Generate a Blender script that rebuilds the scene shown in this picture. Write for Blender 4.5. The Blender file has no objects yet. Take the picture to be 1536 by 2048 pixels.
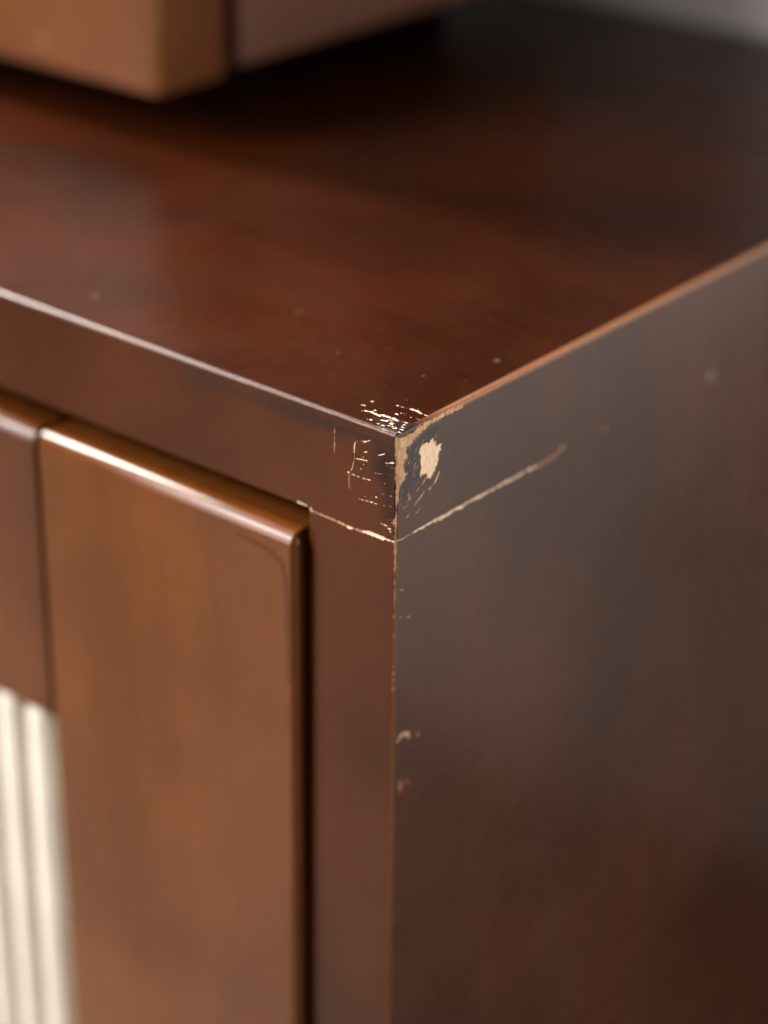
import bpy, math, random
import numpy as np
from mathutils import Matrix, Vector

# ---------------------------------------------------------------- camera, light, exposure
S = 0.002                                   # one model unit is 2 mm
sc = bpy.context.scene
col = sc.collection

cam_data = bpy.data.cameras.new('camera')
cam = bpy.data.objects.new('camera', cam_data)
col.objects.link(cam)
right = Vector((0.772030, 0.635469, 0.012187))
upv = Vector((-0.297324, 0.344139, 0.890599))
fwd = Vector((-0.561754, 0.691193, -0.454626))
m = Matrix.Identity(4)
for i in range(3):
    m[i][0], m[i][1], m[i][2] = right[i], upv[i], -fwd[i]
m.translation = Vector((212.813, -265.032, 159.066)) * S
cam.matrix_world = m
cam_data.sensor_fit = 'VERTICAL'
cam_data.sensor_width = 27.0
cam_data.sensor_height = 36.0
cam_data.lens = 36.0 * 4514.6 / 2048
cam_data.clip_start = 0.01
cam_data.clip_end = 100
cam_data.dof.use_dof = True
cam_data.dof.focus_distance = 379.5 * S
cam_data.dof.aperture_fstop = 2.8
sc.camera = cam

sc.view_settings.view_transform = 'Standard'
sc.view_settings.look = 'None'
sc.view_settings.exposure = 0.0
sc.view_settings.gamma = 1.0
sc.render.engine = 'CYCLES'
sc.cycles.use_denoising = True
sc.cycles.max_bounces = 8

world = bpy.data.worlds.new('World')
sc.world = world
world.use_nodes = True
bg = world.node_tree.nodes['Background']
bg.inputs[0].default_value = (0.85, 0.92, 1.0, 1)
bg.inputs[1].default_value = 0.02


def area(name, loc, target, sx, sy, power, colour):
    d = bpy.data.lights.new(name, 'AREA')
    d.shape = 'RECTANGLE'
    d.size, d.size_y, d.energy, d.color = sx, sy, power, colour
    o = bpy.data.objects.new(name, d)
    col.objects.link(o)
    o.location = loc
    o.rotation_euler = (Vector(target) - Vector(loc)).to_track_quat('-Z', 'Y').to_euler()
    return o


# the window light: large and soft, high up in front of the cabinet and to its left
area('window_light', (-1.3, -1.3, 1.18), (0, 0.1, -0.1), 0.8, 0.8, 84, (1.0, 0.94, 0.90))
# a low window further along, one past the end of the drawer unit, and a weak one on the other side
area('low_window_light', (-1.3, -1.9, 0.38), (0, 0.05, -0.12), 1.1, 1.0, 46, (1.0, 0.94, 0.93))
area('left_window_light', (-2.1, 0.08, 1.5), (0, 0.1, -0.1), 0.7, 0.8, 290, (1.0, 0.90, 0.80))
area('side_light', (1.55, 0.22, -0.05), (0, 0.12, -0.1), 0.3, 0.5, 14, (1.0, 0.93, 0.85))

# ---------------------------------------------------------------- wear data, traced in the plane of each face
# channel (R bare wood, G pale flakes and, on the front, painted glints, B dark scuff, A amber rub), face, stroke width (0 = filled), points
WEAR = [
    ['G', 'S', 0, [[6.12, -5.37], [6.58, -4.66], [7.51, -4.12], [8.97, -4.63], [9.9, -3.87], [10.59, -5.1], [10.79, -6.06], [12.4, -5.86], [11.66, -7.82], [10.91, -9.32], [10.31, -10.67], [9.52, -11.27], [8.55, -11.09], [8.19, -10.11], [7.22, -9.97], [6.59, -10.18], [6.41, -9.45], [6.86, -8.51], [6.49, -7.05], [6.63, -6.44]]],
    ['R', 'S', 0, [[0.5, -0.32], [1.61, -1.14], [4.1, -0.94], [6.29, -0.63], [7.86, -0.31], [11.06, -0.44], [13.96, -0.23], [17.57, -0.59], [17.91, -0.93], [15.95, -1.03], [12.7, -1.0], [10.12, -1.1], [8.22, -1.3], [6.65, -1.84], [4.77, -2.48], [3.85, -3.24], [2.44, -3.06], [2.77, -3.95], [3.27, -5.0], [2.35, -5.54], [2.06, -6.74], [2.73, -8.2], [2.28, -9.02], [1.19, -9.5], [0.93, -11.38], [0.95, -12.28], [0.49, -12.77], [0.43, -14.3], [0.33, -16.49], [0.01, -19.28], [-0.45, -19.77], [-1.4, -19.39], [-1.48, -15.78], [-1.3, -9.22], [-0.83, -2.86], [-0.25, -0.91]]],
    ['B', 'S', 0, [[8.22, -1.52], [10.77, -1.1], [11.46, -2.44], [10.22, -3.76], [7.34, -3.61], [5.82, -5.7], [6.58, -9.96], [4.4, -11.36], [2.57, -14.01], [1.32, -14.64], [0.9, -10.05], [1.74, -6.41], [3.28, -5.22], [2.91, -3.12], [5.41, -2.71]]],
    ['R', 'S', 0.332, [[11.79, -11.21], [10.55, -12.77], [8.95, -13.52]]],
    ['R', 'S', 0.195, [[7.66, -13.48], [6.08, -14.46], [5.14, -14.99]]],
    ['R', 'S', 0.156, [[8.21, -10.78], [6.97, -11.88]]],
    ['R', 'S', 0.137, [[5.46, -4.26], [5.0, -4.75]]],
    ['R', 'S', 0.117, [[5.22, -7.02], [4.31, -8.45]]],
    ['R', 'S', 0.117, [[5.72, -7.87], [5.11, -8.52]]],
    ['R', 'S', 0.156, [[3.81, -13.14], [2.88, -13.68]]],
    ['R', 'S', 0.156, [[3.05, -14.42], [1.94, -14.32]]],
    ['R', 'S', 0.117, [[6.62, -16.23], [5.51, -16.82]]],
    ['R', 'S', 0.117, [[3.42, -16.24], [2.96, -16.73]]],
    ['R', 'S', 0.117, [[7.33, -3.39], [6.72, -4.27]]],
    ['R', 'S', 0.117, [[6.33, -12.09], [5.39, -12.63]]],
    ['R', 'S', 0.117, [[10.69, -3.49], [10.25, -4.65]]],
    ['R', 'S', 0.234, [[-0.45, -19.82], [1.78, -20.32], [4.33, -20.2]]],
    ['G', 'S', 0.391, [[4.33, -20.2], [6.91, -20.2], [9.83, -20.2], [12.47, -20.43], [15.45, -20.32]]],
    ['R', 'S', 0.586, [[16.78, -20.26], [19.15, -20.59]]],
    ['G', 'S', 0.59, [[9.48, -20.19], [11.97, -20.29], [14.16, -20.49], [16.99, -20.28], [18.59, -20.68], [19.85, -20.29]]],
    ['G', 'S', 0.443, [[19.85, -20.29], [23.07, -20.42], [25.02, -20.5], [28.63, -20.54]]],
    ['G', 'S', 0.627, [[30.28, -20.49], [31.61, -20.55], [32.62, -20.59]]],
    ['G', 'S', 0.406, [[27.31, -20.49], [29.95, -20.59], [34.97, -20.69], [37.67, -20.57], [40.76, -20.81]]],
    ['A', 'S', 0.48, [[37.67, -20.57], [41.45, -20.84], [46.65, -20.7], [49.4, -19.88]]],
    ['R', 'S', 0.443, [[48.35, -19.95], [49.39, -19.76]]],
    ['R', 'F', 0.176, [[-13.67, -3.02], [-13.8, -5.04], [-13.72, -6.12]]],
    ['A', 'F', 0.137, [[-13.72, -6.12], [-13.71, -7.45]]],
    ['R', 'F', 0.156, [[-8.97, -4.1], [-9.36, -4.99], [-9.34, -7.41], [-9.71, -9.3], [-10.36, -10.28]]],
    ['A', 'F', 0.137, [[-10.36, -10.28], [-10.4, -11.52], [-10.34, -13.29]]],
    ['G', 'F', 0.088, [[-9.21, -7.26], [-7.52, -6.94], [-6.49, -6.84]]],
    ['G', 'F', 0.074, [[-9.97, -10.38], [-7.75, -10.45], [-5.16, -10.17]]],
    ['G', 'F', 0.074, [[-8.23, -14.62], [-5.62, -14.32], [-3.81, -14.28]]],
    ['G', 'F', 0.273, [[-7.02, -5.4], [-6.38, -5.11]]],
    ['G', 'F', 0.176, [[-3.94, -5.01], [-2.68, -4.33]]],
    ['G', 'F', 0.273, [[-7.89, -8.83], [-7.63, -8.75]]],
    ['G', 'F', 0.254, [[-10.81, -10.36], [-10.54, -10.32]]],
    ['G', 'F', 0.088, [[-3.24, -17.68], [-1.69, -17.72]]],
    ['G', 'F', 0.273, [[-1.68, -18.16], [-1.04, -18.01]]],
    ['G', 'F', 0.117, [[-1.29, -18.59], [-0.9, -18.57]]],
    ['G', 'F', 0.103, [[-2.4, -5.98], [-0.88, -5.5]]],
    ['G', 'F', 0.088, [[-9.11, -3.81], [-6.79, -3.32]]],
    ['G', 'F', 0.074, [[-7.3, -3.69], [-5.76, -2.78]]],
    ['G', 'F', 0.074, [[-4.66, -8.57], [-3.13, -8.3]]],
    ['G', 'F', 0.074, [[-4.6, -12.98], [-4.09, -13.04]]],
    ['B', 'F', 0, [[-32.39, -1.74], [-21.5, -1.52], [-14.86, -1.63], [-8.35, -1.83], [0.06, -1.85], [0.21, -3.1], [-1.17, -3.31], [-8.33, -3.36], [-16.18, -3.34], [-21.51, -2.96], [-32.97, -2.8]]],
    ['B', 'F', 0, [[-49.55, -2.63], [-38.42, -2.51], [-28.7, -2.71], [-24.98, -2.47], [-17.17, -2.28], [-10.23, -2.1], [-10.22, -3.59], [-17.17, -3.57], [-25.0, -3.99], [-31.38, -3.29], [-37.89, -3.23], [-49.59, -3.52]]],
    ['B', 'F', 0, [[-4.74, -2.9], [0.33, -2.63], [-0.04, -9.72], [-0.69, -16.15], [-1.97, -16.35], [-3.09, -10.71], [-5.69, -8.46]]],
    ['G', 'F', 0.586, [[-21.89, -19.93], [-20.52, -20.05], [-19.29, -20.22]]],
    ['R', 'F', 0.215, [[-19.29, -20.45], [-13.49, -20.57], [-10.29, -20.75], [-7.12, -20.58]]],
    ['G', 'F', 0.312, [[-10.82, -20.81], [-10.02, -20.88]]],
    ['G', 'F', 0.664, [[-7.12, -20.53], [-5.03, -20.32], [-2.42, -20.33]]],
    ['G', 'F', 0.293, [[-2.42, -20.33], [-0.36, -20.25]]],
    ['G', 'T', 0.391, [[-10.38, 3.94], [-9.41, 4.34], [-7.05, 3.98]]],
    ['G', 'T', 0.469, [[-6.9, 4.43], [-5.55, 4.66], [-3.31, 4.41]]],
    ['G', 'T', 0.234, [[-7.86, 1.71], [-7.04, 1.8]]],
    ['G', 'T', 0.312, [[-5.85, 2.84], [-4.73, 3.18]]],
    ['G', 'T', 0.215, [[-5.39, 1.36], [-5.13, 1.41]]],
    ['G', 'T', 0.176, [[-4.56, 1.28], [-3.98, 1.35]]],
    ['G', 'T', 0.352, [[-4.9, 9.53], [-3.92, 9.74], [-2.39, 9.42]]],
    ['G', 'T', 0.078, [[-7.69, 9.16], [-4.9, 9.53]]],
    ['G', 'T', 0.078, [[-2.39, 9.42], [-0.69, 9.2]]],
    ['G', 'T', 0.059, [[-12.38, 5.4], [-11.46, 5.56]]],
    ['G', 'T', 0.195, [[-9.46, 5.18], [-8.87, 5.25]]],
    ['G', 'T', 0.234, [[-2.58, 1.64], [-1.54, 1.93]]],
    ['G', 'T', 0.312, [[-1.04, 1.01], [0.37, 1.44]]],
    ['G', 'T', 0.176, [[0.22, 1.92], [1.25, 2.51]]],
    ['G', 'T', 0.117, [[-10.83, 3.55], [-10.22, 3.76]]],
    ['G', 'T', 0.176, [[-3.76, 1.85], [-2.57, 2.26]]],
    ['G', 'T', 0.117, [[-2.87, 4.49], [-1.38, 4.85]]],
    ['G', 'T', 0.117, [[-3.76, -0.0], [-3.02, 0.33]]],
    ['B', 'T', 0, [[-7.35, 3.1], [-3.16, 4.85], [0.1, 5.2], [0.98, 4.11], [0.07, 0.88], [-4.06, 0.97]]],
    ['R', 'E', 0.586, [[0.0, -20.33], [0.0, -21.01]]],
    ['R', 'E', 0.391, [[0.0, -20.9], [0.0, -23.07]]],
    ['R', 'E', 0.293, [[0.0, -23.07], [0.0, -26.29]]],
    ['R', 'E', 0.312, [[0.0, -27.45], [0.0, -28.37]]],
    ['R', 'E', 0.215, [[0.0, -29.54], [0.0, -33.28]]],
    ['R', 'E', 0.286, [[0.0, -30.12], [0.0, -32.12]]],
    ['R', 'E', 0.239, [[0.0, -32.69], [0.0, -33.26]]],
    ['R', 'E', 0.358, [[0.0, -34.76], [0.0, -34.99]]],
    ['R', 'E', 0.382, [[0.0, -45.05], [0.0, -45.26]]],
    ['R', 'E', 0.406, [[0.0, -46.33], [0.0, -46.5]]],
    ['R', 'E', 0.406, [[0.0, -47.72], [0.0, -47.93]]],
    ['R', 'E', 0.31, [[0.0, -49.36], [0.0, -50.25]]],
    ['R', 'E', 0.239, [[0.0, -38.75], [0.0, -38.93]]],
    ['R', 'E', 0.215, [[0.0, -40.21], [0.0, -40.39]]],
    ['R', 'S', 0.382, [[1.81, -30.3], [2.12, -30.26]]],
    ['R', 'S', 0.406, [[3.87, -36.54], [4.19, -36.51]]],
    ['R', 'S', 0.215, [[1.55, -35.65], [1.86, -35.61]]],
    ['R', 'S', 0.599, [[1.65, -61.0], [2.41, -60.37], [3.52, -60.42], [4.76, -61.03], [4.72, -61.84]]],
    ['A', 'S', 0.651, [[7.27, -62.25], [7.51, -62.7]]],
    ['A', 'S', 0.781, [[2.47, -70.28], [2.51, -71.99]]],
    ['A', 'S', 0.469, [[4.25, -71.19], [4.71, -71.33]]]]

# ---------------------------------------------------------------- materials


def mat_base(name):
    mt = bpy.data.materials.new(name)
    mt.use_nodes = True
    nt = mt.node_tree
    b = nt.nodes['Principled BSDF']
    return mt, nt, b


def N(nt, kind, **kw):
    n = nt.nodes.new(kind)
    for k, v in kw.items():
        setattr(n, k, v)
    return n


def noise(nt, vec, scale, detail=4, rough=0.55, sxyz=None):
    if sxyz:
        mp = N(nt, 'ShaderNodeMapping')
        mp.inputs['Scale'].default_value = sxyz
        nt.links.new(vec, mp.inputs[0])
        vec = mp.outputs[0]
    n = N(nt, 'ShaderNodeTexNoise')
    n.inputs['Scale'].default_value = scale
    n.inputs['Detail'].default_value = detail
    n.inputs['Roughness'].default_value = rough
    nt.links.new(vec, n.inputs['Vector'])
    return n.outputs['Fac']


def math_(nt, op, a, b=None, c=None, clamp=False):
    n = N(nt, 'ShaderNodeMath', operation=op, use_clamp=clamp)
    for i, v in enumerate((a, b, c)):
        if v is None:
            continue
        if isinstance(v, (int, float)):
            n.inputs[i].default_value = v
        else:
            nt.links.new(v, n.inputs[i])
    return n.outputs[0]


def remap(nt, v, a, b, c=0.0, d=1.0):
    n = N(nt, 'ShaderNodeMapRange')
    n.interpolation_type = 'SMOOTHSTEP'
    n.inputs['From Min'].default_value, n.inputs['From Max'].default_value = a, b
    n.inputs['To Min'].default_value, n.inputs['To Max'].default_value = c, d
    nt.links.new(v, n.inputs['Value'])
    return n.outputs[0]


def mix(nt, fac, a, b):
    n = N(nt, 'ShaderNodeMix', data_type='RGBA')
    if isinstance(fac, (int, float)):
        n.inputs[0].default_value = fac
    else:
        nt.links.new(fac, n.inputs[0])
    for s, v in ((6, a), (7, b)):
        if isinstance(v, tuple):
            n.inputs[s].default_value = (*v, 1)
        else:
            nt.links.new(v, n.inputs[s])
    return n.outputs[2]


def lacquer(name, dark, light, grain, rough=0.3, spots=(), wear=True, spec=0.22, bk=2.6, bs=0.8, amber=(0.40, 0.17, 0.075)):
    """stained, lacquered wood; grain = stretch of the figure along x, y, z"""
    mt, nt, b = mat_base(name)
    tc = N(nt, 'ShaderNodeTexCoord').outputs['Object']
    cloud = noise(nt, tc, 9.0, 3, 0.5)
    fig = noise(nt, tc, 40.0, 5, 0.6, grain)
    pores = noise(nt, tc, 420.0, 3, 0.6, grain)
    f = math_(nt, 'ADD', math_(nt, 'MULTIPLY', cloud, 0.72), math_(nt, 'MULTIPLY', fig, 0.28))
    c = mix(nt, remap(nt, f, 0.36, 0.66), dark, light)
    c = mix(nt, remap(nt, pores, 0.56, 0.72, 0, 0.35), c, tuple(v * 0.45 for v in dark))
    smear = noise(nt, tc, 22.0, 4, 0.6)
    rg = remap(nt, smear, 0.3, 0.7, rough * 0.88, rough * 1.14)
    peel = noise(nt, tc, 700.0, 2, 0.5)
    height = math_(nt, 'MULTIPLY', peel, 0.06)
    height = math_(nt, 'ADD', height, math_(nt, 'MULTIPLY', pores, 0.10))
    height = math_(nt, 'ADD', height, math_(nt, 'MULTIPLY', noise(nt, tc, 70.0, 3, 0.5), 1.0))
    dust = remap(nt, noise(nt, tc, 820.0, 1, 0.4), 0.71, 0.78, 0, 0.16)
    c = mix(nt, dust, c, (0.30, 0.26, 0.24))
    if wear:
        at = N(nt, 'ShaderNodeAttribute', attribute_name='wear')
        sep = N(nt, 'ShaderNodeSeparateColor')
        nt.links.new(at.outputs['Color'], sep.inputs[0])
        jag = noise(nt, tc, 1500.0, 4, 0.7)
        jag2 = noise(nt, tc, 3200.0, 3, 0.7)
        jag3 = noise(nt, tc, 620.0, 2, 0.5, (1, 1, 0.4))
        j = math_(nt, 'ADD', math_(nt, 'MULTIPLY', jag, 0.6), math_(nt, 'MULTIPLY', jag2, 0.2))
        j = math_(nt, 'SUBTRACT', math_(nt, 'ADD', j, math_(nt, 'MULTIPLY', jag3, 0.6)), 0.7)

        jb = math_(nt, 'SUBTRACT', math_(nt, 'ADD', math_(nt, 'MULTIPLY', jag, 0.5), math_(nt, 'MULTIPLY', jag2, 0.6)), 0.55)

        def msk(ch, k, lo=0.46, hi=0.54, j=j):
            v = remap(nt, math_(nt, 'ADD', ch, math_(nt, 'MULTIPLY', j, k)), lo, hi)
            return math_(nt, 'MULTIPLY', v, remap(nt, ch, 0.02, 0.12))
        R_ = msk(sep.outputs[0], 2.9)
        G_ = msk(sep.outputs[1], 2.6)
        B_ = msk(sep.outputs[2], bk, 0.25, 0.80, jb)
        A_ = math_(nt, 'MULTIPLY', at.outputs['Alpha'], remap(nt, math_(nt, 'ADD', jag, 0.0), 0.3, 0.6, 0.55, 1.0))
        glit = remap(nt, jag2, 0.58, 0.68)  # paler specks in the scuff, its glints put into the colour
        scuff = mix(nt, glit, (0.008, 0.0035, 0.003), (0.045, 0.034, 0.035))
        c = mix(nt, A_, c, amber)
        c = mix(nt, math_(nt, 'MULTIPLY', B_, bs), c, scuff)
        fib = noise(nt, tc, 900.0, 4, 0.65, (1, 1, 0.35))
        bare = mix(nt, remap(nt, fib, 0.3, 0.7), (0.36, 0.185, 0.075), (0.62, 0.41, 0.235))
        c = mix(nt, R_, c, bare)
        c = mix(nt, G_, c, mix(nt, remap(nt, fib, 0.35, 0.65), (0.68, 0.48, 0.31), (0.84, 0.66, 0.48)))
        any_ = math_(nt, 'MAXIMUM', R_, math_(nt, 'MULTIPLY', G_, 0.8))
        rg2 = N(nt, 'ShaderNodeMix', data_type='FLOAT')
        nt.links.new(any_, rg2.inputs[0])
        nt.links.new(rg, rg2.inputs[2])
        rg2.inputs[3].default_value = 0.75
        rg3 = N(nt, 'ShaderNodeMix', data_type='FLOAT')
        nt.links.new(math_(nt, 'MULTIPLY', B_, bs * 0.8), rg3.inputs[0])
        nt.links.new(rg2.outputs[0], rg3.inputs[2])
        rg3.inputs[3].default_value = 0.5
        rg = rg3.outputs[0]
        height = math_(nt, 'SUBTRACT', height, math_(nt, 'MULTIPLY', any_, 0.9))
        height = math_(nt, 'ADD', height, math_(nt, 'MULTIPLY', math_(nt, 'MULTIPLY', B_, jag), 1.6))
    for (x, y, z, r, k, cc) in spots:      # stray flecks of dust and drips
        d = N(nt, 'ShaderNodeVectorMath', operation='DISTANCE')
        nt.links.new(tc, d.inputs[0])
        d.inputs[1].default_value = (x * S, y * S, z * S)
        s = remap(nt, d.outputs['Value'], r * S * 0.5, r * S, k, 0)
        c = mix(nt, s, c, cc)
    nt.links.new(c, b.inputs['Base Color'])
    nt.links.new(rg, b.inputs['Roughness'])
    b.inputs['Specular IOR Level'].default_value = spec
    bm = N(nt, 'ShaderNodeBump')
    bm.inputs['Strength'].default_value = 0.35
    bm.inputs['Distance'].default_value = 0.0003
    nt.links.new(height, bm.inputs['Height'])
    nt.links.new(bm.outputs[0], b.inputs['Normal'])
    return mt


DK, LT = (0.030, 0.0085, 0.0032), (0.056, 0.0165, 0.0062)  # one carcass lacquer in several tones; the top's colour is darkened for shade
M_top = lacquer('dark_top_lacquer', (0.0155, 0.0029, 0.0005), (0.031, 0.0062, 0.0010), (0.12, 1, 1), 0.29,
                [(-82.6, 10.6, 0, 0.8, 0.18, (0.3, 0.25, 0.25)), (-6.3, 36, 0, 0.7, 0.22, (0.3, 0.25, 0.25)),
                 (0, 100.7, -22.6, 0, 0, (0, 0, 0)), (-30, 20, 0, 0.35, 0.2, (0.3, 0.25, 0.25)),
                 (-12, 22, 0, 0.3, 0.3, (0.3, 0.25, 0.25)), (-48, 30, 0, 0.6, 0.12, (0.3, 0.25, 0.25))])
M_side = lacquer('dark_side_lacquer', DK, LT, (1, 1, 0.12), 0.28,
                 [(0, 100.7, -22.6, 1.1, 0.8, (0.30, 0.27, 0.25)), (0, 62.9, -20.9, 0.8, 0.7, (0.25, 0.11, 0.05))], spec=0.78)
M_edge = lacquer('dark_edge_lacquer', (0.031, 0.0078, 0.0019), (0.057, 0.0148, 0.0036), (0.5, 1, 0.5), 0.2, spec=0.16)
M_front = lacquer('walnut_front_lacquer', (0.064, 0.0178, 0.0028), (0.106, 0.0310, 0.0052), (1, 1, 0.10), 0.24, bk=0.7, bs=0.6, spec=0.27)
M_unit = lacquer('walnut_upper_lacquer', (0.066, 0.0195, 0.0052), (0.105, 0.0320, 0.0092), (1, 1, 0.10), 0.27, amber=(0.42, 0.18, 0.045), spots=
                 [(-172, 82.0, 18.5, 1.3, 0.35, (0.4, 0.3, 0.2))])
M_unitside = lacquer('dark_upper_lacquer', (0.10, 0.042, 0.026), (0.14, 0.062, 0.040), (1, 0.12, 1), 0.36)


def plain(name, a, b_, scale, rough, bump=0.1, spec=0.5):
    mt, nt, b = mat_base(name)
    tc = N(nt, 'ShaderNodeTexCoord').outputs['Object']
    n = noise(nt, tc, scale, 5, 0.6)
    nt.links.new(mix(nt, remap(nt, n, 0.3, 0.7), a, b_), b.inputs['Base Color'])
    b.inputs['Roughness'].default_value = rough
    b.inputs['Specular IOR Level'].default_value = spec
    bm = N(nt, 'ShaderNodeBump')
    bm.inputs['Strength'].default_value = bump
    bm.inputs['Distance'].default_value = 0.001
    nt.links.new(noise(nt, tc, scale * 8, 3), bm.inputs['Height'])
    nt.links.new(bm.outputs[0], b.inputs['Normal'])
    return mt


M_wall = plain('grey_plaster', (0.84, 0.81, 0.79), (0.89, 0.86, 0.84), 6, 0.8)
M_floor = plain('pale_floor', (0.10, 0.062, 0.038), (0.13, 0.082, 0.052), 3, 0.4)
M_ivory = plain('ivory_paint', (0.57, 0.54, 0.47), (0.64, 0.61, 0.53), 20, 0.45)
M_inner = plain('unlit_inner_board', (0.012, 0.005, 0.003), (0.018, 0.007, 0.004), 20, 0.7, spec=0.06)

# ---------------------------------------------------------------- mesh helpers


def steps(lo, hi, rl, rh, fine=()):
    """grid lines from lo to hi, rounded ends in 6 steps, fine = [(a, b, step)]"""
    v = {lo, hi}
    for k in range(1, 7):
        if rl:
            v.add(lo + rl * k / 6)
        if rh:
            v.add(hi - rh * k / 6)
    for a, b, st in fine:
        n = max(1, int(round((b - a) / st)))
        v.update(a + (b - a) * k / n for k in range(n + 1))
    v = sorted(v)
    out = [v[0]]
    for x in v[1:]:
        if x - out[-1] > 0.012:
            out.append(x)
    out[-1] = hi
    return np.array(out)


def seg_sd(P, pts, width):
    d = np.full(len(P), 1e9)
    pts = np.array(pts, float)
    if width == 0:
        inside = np.zeros(len(P), bool)
        n = len(pts)
        for i in range(n):
            a, b = pts[i], pts[(i + 1) % n]
            ab = b - a
            t = np.clip(((P - a) @ ab) / max(ab @ ab, 1e-9), 0, 1)
            d = np.minimum(d, np.linalg.norm(P - a - t[:, None] * ab, axis=1))
            c = (a[1] > P[:, 1]) != (b[1] > P[:, 1])
            with np.errstate(divide='ignore', invalid='ignore'):
                xx = (b[0] - a[0]) * (P[:, 1] - a[1]) / (b[1] - a[1]) + a[0]
            inside ^= c & (P[:, 0] < xx)
        return np.where(inside, d, -d)
    L = np.concatenate([[0], np.cumsum(np.linalg.norm(np.diff(pts, axis=0), axis=1))])
    best = np.full(len(P), -1e9)
    for i in range(len(pts) - 1):
        a, b = pts[i], pts[i + 1]
        ab = b - a
        t = np.clip(((P - a) @ ab) / max(ab @ ab, 1e-9), 0, 1)
        dd = np.linalg.norm(P - a - t[:, None] * ab, axis=1)
        s = (L[i] + t * (L[i + 1] - L[i])) / max(L[-1], 1e-6)
        w = width / 2 * (0.55 + 0.45 * np.sin(np.pi * np.clip(s, 0.02, 0.98)) ** 0.6)
        best = np.maximum(best, w - dd)
    return best


def wear_field(P, face, shapes):
    """P (n,3) box coordinates; face 0..5 = -x +x -y +y -z +z"""
    W = np.zeros((len(P), 4))
    for ch, f, wd, pts in shapes:
        if f == 'E':
            wd = max(wd * 1.5, 0.3)
        ci = 'RGBA'.index(ch)
        SOFT = 0.42 if wd == 0 else min(0.30, 0.10 + wd * 0.45)
        if f == 'S':
            sel, Q = face == 1, P[:, (1, 2)]
        elif f == 'F':
            sel, Q = face == 2, P[:, (0, 2)]
        elif f == 'T':
            sel, Q = face == 5, P[:, (0, 1)]
        else:                                # E: along the vertical corner edge, on both faces
            sel = (face == 1) | (face == 2)
            Q = np.stack([np.where(face == 1, P[:, 1] - 0.03, -P[:, 0] + 0.03), P[:, 2]], 1)
        pa = np.array(pts)
        mg = 2.4 + wd
        box = sel & (Q[:, 0] > pa[:, 0].min() - mg) & (Q[:, 0] < pa[:, 0].max() + mg) & \
            (Q[:, 1] > pa[:, 1].min() - mg) & (Q[:, 1] < pa[:, 1].max() + mg)
        idx = np.nonzero(box)[0]
        if len(idx) == 0:
            continue
        sd = seg_sd(Q[idx], pts, wd)
        W[idx, ci] = np.maximum(W[idx, ci], np.clip(0.5 + sd / (2 * (SOFT if ch != 'B' else 2.4 if f == 'F' and shapes is not WEAR and wd == 0 else 1.0)), 0, 1))
    return W


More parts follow.
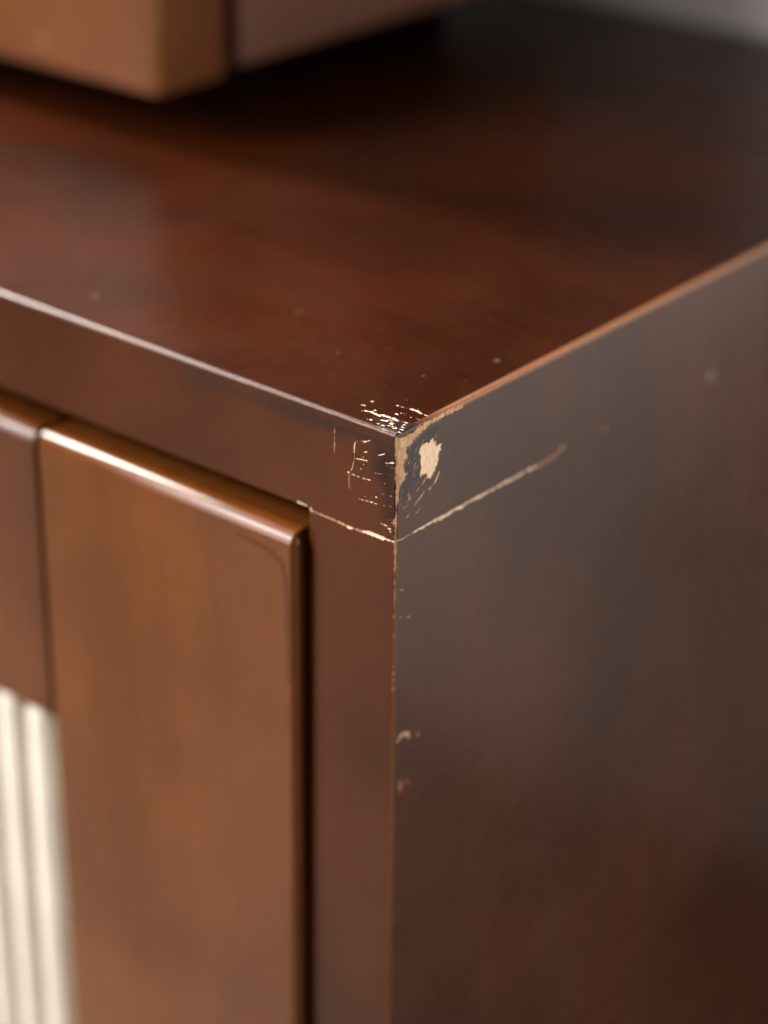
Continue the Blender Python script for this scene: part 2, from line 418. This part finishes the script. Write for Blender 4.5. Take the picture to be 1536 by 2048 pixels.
def rounded(name, lo, hi, r, mat, parent, fine=((), (), ()), rl=None, rh=None, shapes=None, rub=None, sink=0.11, smooth=True, wob=0.0):
    """box with rounded edges: lo, hi corners; rl / rh radius at the low / high end of x, y, z"""
    lo, hi = np.array(lo, float), np.array(hi, float)
    rl = np.array(rl if rl is not None else (r, r, r), float)
    rh = np.array(rh if rh is not None else (r, r, r), float)
    g = [steps(lo[a], hi[a], rl[a], rh[a], fine[a]) for a in range(3)]
    V, F, FC, base = [], [], [], 0
    keys = []
    n = [len(q) for q in g]
    quads, QF = [], []
    for a in range(3):
        u, w = (a + 1) % 3, (a + 2) % 3
        for side in (0, 1):
            ii, jj = np.meshgrid(np.arange(n[u]), np.arange(n[w]), indexing='ij')
            idx = np.zeros((ii.size, 3), int)
            idx[:, u], idx[:, w], idx[:, a] = ii.ravel(), jj.ravel(), (n[a] - 1 if side else 0)
            sharp = (rh if side else rl)[a] == 0
            tagv = np.full(ii.size, (2 * a + side + 1) if sharp else 0)
            keys.append(((tagv * n[0] + idx[:, 0]) * n[1] + idx[:, 1]) * n[2] + idx[:, 2])
            P = np.stack([g[0][idx[:, 0]], g[1][idx[:, 1]], g[2][idx[:, 2]]], 1)
            V.append(P)
            FC.append(np.full(ii.size, 2 * a + side))
            A = (np.arange(n[u] - 1)[:, None] * n[w] + np.arange(n[w] - 1)[None, :]).ravel() + base
            q = np.stack([A, A + n[w], A + n[w] + 1, A + 1], 1)
            if not side:
                q = q[:, ::-1]
            quads.append(q)
            QF.append(np.full(len(q), 2 * a + side))
            base += ii.size
    V, FC, keys, quads = np.concatenate(V), np.concatenate(FC), np.concatenate(keys), np.concatenate(quads)
    pri = np.array([0, 5, 4, 0, 0, 3])[FC]               # shared edge vertices belong to the side, front, top face
    order = np.argsort(-pri, kind='stable')
    uk, first, inv = np.unique(keys[order], return_index=True, return_inverse=True)
    inv0 = np.empty(len(keys), int)
    inv0[order] = inv
    P, face = V[order][first], FC[order][first]
    quads = inv0[quads]
    q = np.clip(P, lo + rl, hi - rh)
    d = P - q
    rad = np.where(d > 0, rh, rl)
    dn = np.where(rad > 0, d / np.maximum(rad, 1e-9), 0)
    ln = np.linalg.norm(dn, axis=1, keepdims=True)
    dn = np.where(ln > 1e-6, dn / np.maximum(ln, 1e-9), 0)
    out = q + dn * rad
    nrm = dn.copy()
    if wob:
        out = out - nrm * (wob * (np.sin(P[:, :1] * 0.31 + P[:, 1:2] * 0.23) * 0.5 + np.sin(P[:, 2:3] * 0.57 + P[:, :1] * 1.1 + P[:, 1:2] * 0.9) * 0.5 + 0.5))
    W = np.zeros((len(P), 4))
    if shapes:
        W = wear_field(P, face, shapes)
        out = out - nrm * (sink * np.clip((np.maximum(W[:, 0], W[:, 1]) - 0.3) * 2.5, 0, 1))[:, None]
    if rub is not None:
        W[:, 3] = np.maximum(W[:, 3], rub(P, out))
    me = bpy.data.meshes.new(name)
    me.from_pydata((out * S).tolist(), [], quads.tolist())
    att = me.attributes.new('wear', 'FLOAT_COLOR', 'POINT')
    att.data.foreach_set('color', W.astype(np.float32).ravel())
    if smooth:
        me.polygons.foreach_set('use_smooth', [True] * len(me.polygons))
    if isinstance(mat, dict):               # same lacquer, its colour toned per side for how light falls
        keys_ = list(dict.fromkeys(mat.values()))
        for mm in keys_:
            me.materials.append(mm)
        look = np.array([keys_.index(mat.get(f, mat['rest'])) for f in range(6)])
        me.polygons.foreach_set('material_index', look[np.concatenate(QF)].astype(np.int32))
    else:
        me.materials.append(mat)
    me.update()
    return link(name, me, parent)


def link(name, me, parent):
    o = bpy.data.objects.new(name, me)
    col.objects.link(o)
    if parent is not None:
        o.parent = parent
        bpy.context.view_layer.update()
        o.matrix_parent_inverse = parent.matrix_world.inverted()
    return o


def thing(name, loc, label, cat):
    o = bpy.data.objects.new(name, None)
    o.empty_display_size = 0.05
    col.objects.link(o)
    o.location = Vector(loc) * S
    o['label'], o['category'] = label, cat
    bpy.context.view_layer.update()
    return o


def sheet(name, pts, mat):
    me = bpy.data.meshes.new(name)
    me.from_pydata([tuple(c * S for c in p) for p in pts], [], [(0, 1, 2, 3)])
    me.materials.append(mat)
    o = link(name, me, None)
    o['kind'] = 'structure'
    return o


# ---------------------------------------------------------------- setting
FLOOR, WALL = -256, 258
sheet('floor', [(-1500, -1500, FLOOR), (1500, -1500, FLOOR), (1500, WALL + 5, FLOOR), (-1500, WALL + 5, FLOOR)], M_floor)
sheet('wall', [(-1500, WALL, FLOOR - 5), (1500, WALL, FLOOR - 5), (1500, WALL, 900), (-1500, WALL, 900)], M_wall)

# ---------------------------------------------------------------- cabinet
random.seed(4)
wear_all = list(WEAR)
for k in range(70):                         # splinters in the scuffed zone of the side face
    y, z = random.uniform(1.2, 8.5), -random.uniform(3.5, 17)
    if y > 2.2 + (17 + z) * 0.42:
        continue
    l = random.uniform(0.15, 0.8)
    wear_all.append(['R', 'S', random.uniform(0.06, 0.16), [[y, z], [y - 0.35 * l, z - l]]])
for k in range(24):                         # small flakes and painted glints in the front face by the corner
    x, z = -abs(random.gauss(0.5, 3.0)) - 0.4, -random.uniform(1.6, 17)
    l = random.uniform(0.1, 0.55)
    wear_all.append(['G', 'F', random.uniform(0.04, 0.08), [[x, z], [x + l, z - random.uniform(-0.02, 0.05)]]])
for k in range(18):                         # flakes in the top by the corner
    t = random.random()
    x, y = -0.8 - random.random() * 12 * t, 0.9 + abs(random.gauss(0, 2.6)) + 2 * t
    l = random.uniform(0.15, 0.9)
    wear_all.append(['G', 'T', random.uniform(0.06, 0.15), [[x, y], [x + l, y - random.uniform(-0.1, 0.1)]]])

wear_all += [['R', 'E', 0.46, [[0.0, -0.4], [0.0, -12.0]]], ['R', 'E', 0.42, [[0.0, -11.0], [0.0, -20.0]]]]
CAB = thing('cabinet', (-230, 105, FLOOR), 'dark brown lacquered wooden cabinet with a chipped front corner, against the grey wall', 'cabinet')
TH, DEP, LEFT, STW = 20.0, 256.5, -460.0, 19.4


def slab_rub(P, out):
    e = np.zeros(len(P))
    on = (P[:, 0] > -1.1) & (P[:, 2] > -0.9)           # long right-hand edge, rubbed through
    fade = np.clip((P[:, 1] - 4) / 10, 0.0, 1)
    k = np.exp(-((P[:, 2] + 0.05) / 0.8) ** 2) * np.exp(-((P[:, 0] + 0.0) / 0.8) ** 2)
    e[on] = (k * fade)[on]
    return e


FS = 0.10
rounded('top_board', (LEFT, 0, -TH), (0, DEP, 0), 0.9, {'rest': M_top, 1: M_side, 2: M_edge}, CAB,
        fine=([(-24, 0, FS), (-60, -24, 1.0)], [(0, 13, FS), (13, 52, 0.22)], [(-TH, 0, FS)]),
        rl=(0.9, 1.1, 0), rh=(0.55, 0.9, 0.8), shapes=wear_all, rub=slab_rub)


def post_rub(P, out):
    return np.clip(0.42 * np.exp(-(P[:, 0] / 0.45) ** 2) * np.exp(-(P[:, 1] / 0.55) ** 2), 0, 1)


rounded('side_panel', (-STW, 0, -240), (0, DEP, -TH), 0.6, {'rest': M_side, 2: M_edge}, CAB,
        fine=([(-STW, 0, FS)], [(0, 6, FS), (6, 52, 0.22)], [(-30, -TH, FS), (-75, -30, 0.14), (-150, -75, 3)]),
        rl=(0, 0.8, 0), rh=(0.8, 0.8, 0), shapes=WEAR, rub=post_rub)
rounded('side_panel', (LEFT, 0, -240), (LEFT + STW, DEP, -TH), 0.6, M_side, CAB, rl=(0.6, 0.6, 0), rh=(0, 0.6, 0))
rounded('bottom_board', (LEFT + STW, 1, -240), (-STW, DEP - 4, -226), 0.5, M_side, CAB)
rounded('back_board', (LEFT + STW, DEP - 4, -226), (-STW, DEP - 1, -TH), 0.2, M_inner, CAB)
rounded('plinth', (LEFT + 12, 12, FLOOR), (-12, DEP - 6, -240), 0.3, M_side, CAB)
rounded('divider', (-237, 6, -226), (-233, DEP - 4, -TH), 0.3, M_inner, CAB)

# door: stiles, rail with an open joint to the stile, ivory reeds in the opening
PR, DT, DB = 3.4, -24.6, -238.0


def door(x0, x1, main):
    JX = 66.2
    fr, bk = -PR, 11.0
    d = bpy.data.objects.new('door', None)
    d.location = Vector(((x0 + x1) / 2, 0, DB)) * S
    col.objects.link(d)
    d.parent = CAB
    bpy.context.view_layer.update()
    d.matrix_parent_inverse = CAB.matrix_world.inverted()
    bpy.context.view_layer.update()
    dark_line = [['B', 'F', 0.9, [[x1 - 14, DT - 3.9], [x1 - 6.5, DT - 4.6], [x1 - 3.2, DT - 6.0], [x1 - 2.2, DT - 9.5], [x1 - 2.0, DT - 15], [x1 - 1.9, DT - 30]]]]

    def rub_r(P, out):
        return np.clip(0.40 * np.exp(-((P[:, 0] - x1) / 0.7) ** 2) * np.exp(-((P[:, 1] - fr) / 1.6) ** 2), 0, 1)
    fn = ([(x1 - 16, x1, 0.3)], (), [(DT - 34, DT, 0.3)]) if main else ((), (), ())
    rounded('stile', (x1 - JX, fr, DB), (x1, bk, DT), 2.0, M_front, d, fine=fn,
            rl=(0.7, 2.9, 2), rh=(1.4, 1, 2.9), shapes=dark_line if main else None, rub=rub_r)
    rounded('stile', (x0, fr, DB), (x0 + JX, bk, DT), 2.0, M_front, d, rl=(1.6, 2.0, 2), rh=(0.7, 1, 2.2))
    a, b = x0 + JX + 0.25, x1 - JX - 0.25
    rounded('top_rail', (a, fr, DT - 65), (b, bk, DT), 2.0, M_front, d, rl=(0.7, 2.9, 0.8), rh=(0.7, 1, 2.9))
    rounded('bottom_rail', (a, fr, DB), (b, bk, DB + 40), 2.0, M_front, d, rl=(0.7, 2.0, 2), rh=(0.7, 1, 0.8))
    rounded('panel', (a - 0.2, 3.5, DB + 36), (b + 0.2, 5.5, DT - 58), 0.2, M_ivory, d)
    # one reed: half-round slat with domed ends
    pitch = 9.0
    zt, zb = DT - 65.2, DB + 41.0
    nr = int((b - a + 3.0) / pitch)
    seg, rr = 14, 3.7
    vs, fs = [], []
    prof = [(math.pi * (k / seg)) for k in range(seg + 1)]
    rows = []
    for k in range(7):
        t = k / 6 * math.pi / 2
        rows.append((zt - rr + rr * math.cos(t), math.sin(t) * 0.995 + 0.005))
    for k in range(7):
        t = (1 - k / 6) * math.pi / 2
        rows.append((zb + rr - rr * math.cos(t), math.sin(t) * 0.995 + 0.005))
    for z, s in rows:
        for t in prof:
            cx, sy = math.cos(t), math.sin(t)
            vs.append((-rr * s * math.copysign(abs(cx) ** 0.85, cx) * S, -(rr * 1.1) * s ** 0.6 * sy ** 0.7 * S, z * S))
    for i in range(len(rows) - 1):
        for k in range(seg):
            p = i * (seg + 1) + k
            fs.append((p, p + 1, p + seg + 2, p + seg + 1))
        fs.append((i * (seg + 1) + seg, i * (seg + 1), (i + 1) * (seg + 1), (i + 1) * (seg + 1) + seg))
    me = bpy.data.meshes.new('reed')
    me.from_pydata(vs, [], fs)
    me.polygons.foreach_set('use_smooth', [True] * len(me.polygons))
    me.materials.append(M_ivory)
    for k in range(nr + 1):
        o = bpy.data.objects.new('reed', me)
        col.objects.link(o)
        o.parent = d
        o.matrix_parent_inverse = d.matrix_world.inverted()
        o.location = Vector((b + 0.9 - pitch * k, 2.2, 0)) * S
    return d


door(-234.0, -19.9, True)
door(-440.0, -236.0, False)

# ---------------------------------------------------------------- raised drawer unit on the cabinet
UX, UY, UZ = -136.1, 82.0, 11.6
UNIT = thing('drawer_unit', (-290, 155, 0), 'brown drawer unit raised on a recessed dark plinth on the cabinet top', 'drawer unit')


def unit_rub(P, out):
    return np.clip(0.65 * np.exp(-((P[:, 0] - UX) / 1.0) ** 2) * np.exp(-((P[:, 1] - UY) / 1.8) ** 2), 0, 1)


rounded('drawer_front', (-440, UY, UZ + 92), (UX, UY + 23.0, UZ + 186), 2.0, M_unit, UNIT, rub=unit_rub,  # upper drawers are unseen; unit built this tall to shade the wall
        rl=(2, 2.4, 1.2), rh=(1.6, 1.2, 2))
rounded('drawer_front', (-440, UY, UZ + 188), (UX, UY + 23.0, UZ + 296), 2.0, M_unit, UNIT, rub=unit_rub,
        rl=(2, 2.4, 1.2), rh=(1.6, 1.2, 2))
rounded('drawer_front', (-440, UY, UZ), (UX, UY + 23.0, UZ + 90), 2.0, M_unit, UNIT, rub=unit_rub,
             rl=(2, 2.4, 1.2), rh=(1.6, 1.2, 2))
rounded('side_panel', (UX - 19, UY + 26.2, UZ + 1.8), (UX + 0.8, 238, UZ + 298), 1.2, M_unitside, UNIT)
rounded('side_panel', (-440, UY + 26.2, UZ + 1.8), (-422, 238, UZ + 298), 1.2, M_unitside, UNIT)
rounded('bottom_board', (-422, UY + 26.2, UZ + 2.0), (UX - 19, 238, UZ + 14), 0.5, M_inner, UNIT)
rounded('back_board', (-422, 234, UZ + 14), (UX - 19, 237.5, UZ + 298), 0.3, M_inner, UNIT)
rounded('top_board', (-444, UY, UZ + 298), (UX + 3, 239, UZ + 312), 1.2, M_unitside, UNIT)
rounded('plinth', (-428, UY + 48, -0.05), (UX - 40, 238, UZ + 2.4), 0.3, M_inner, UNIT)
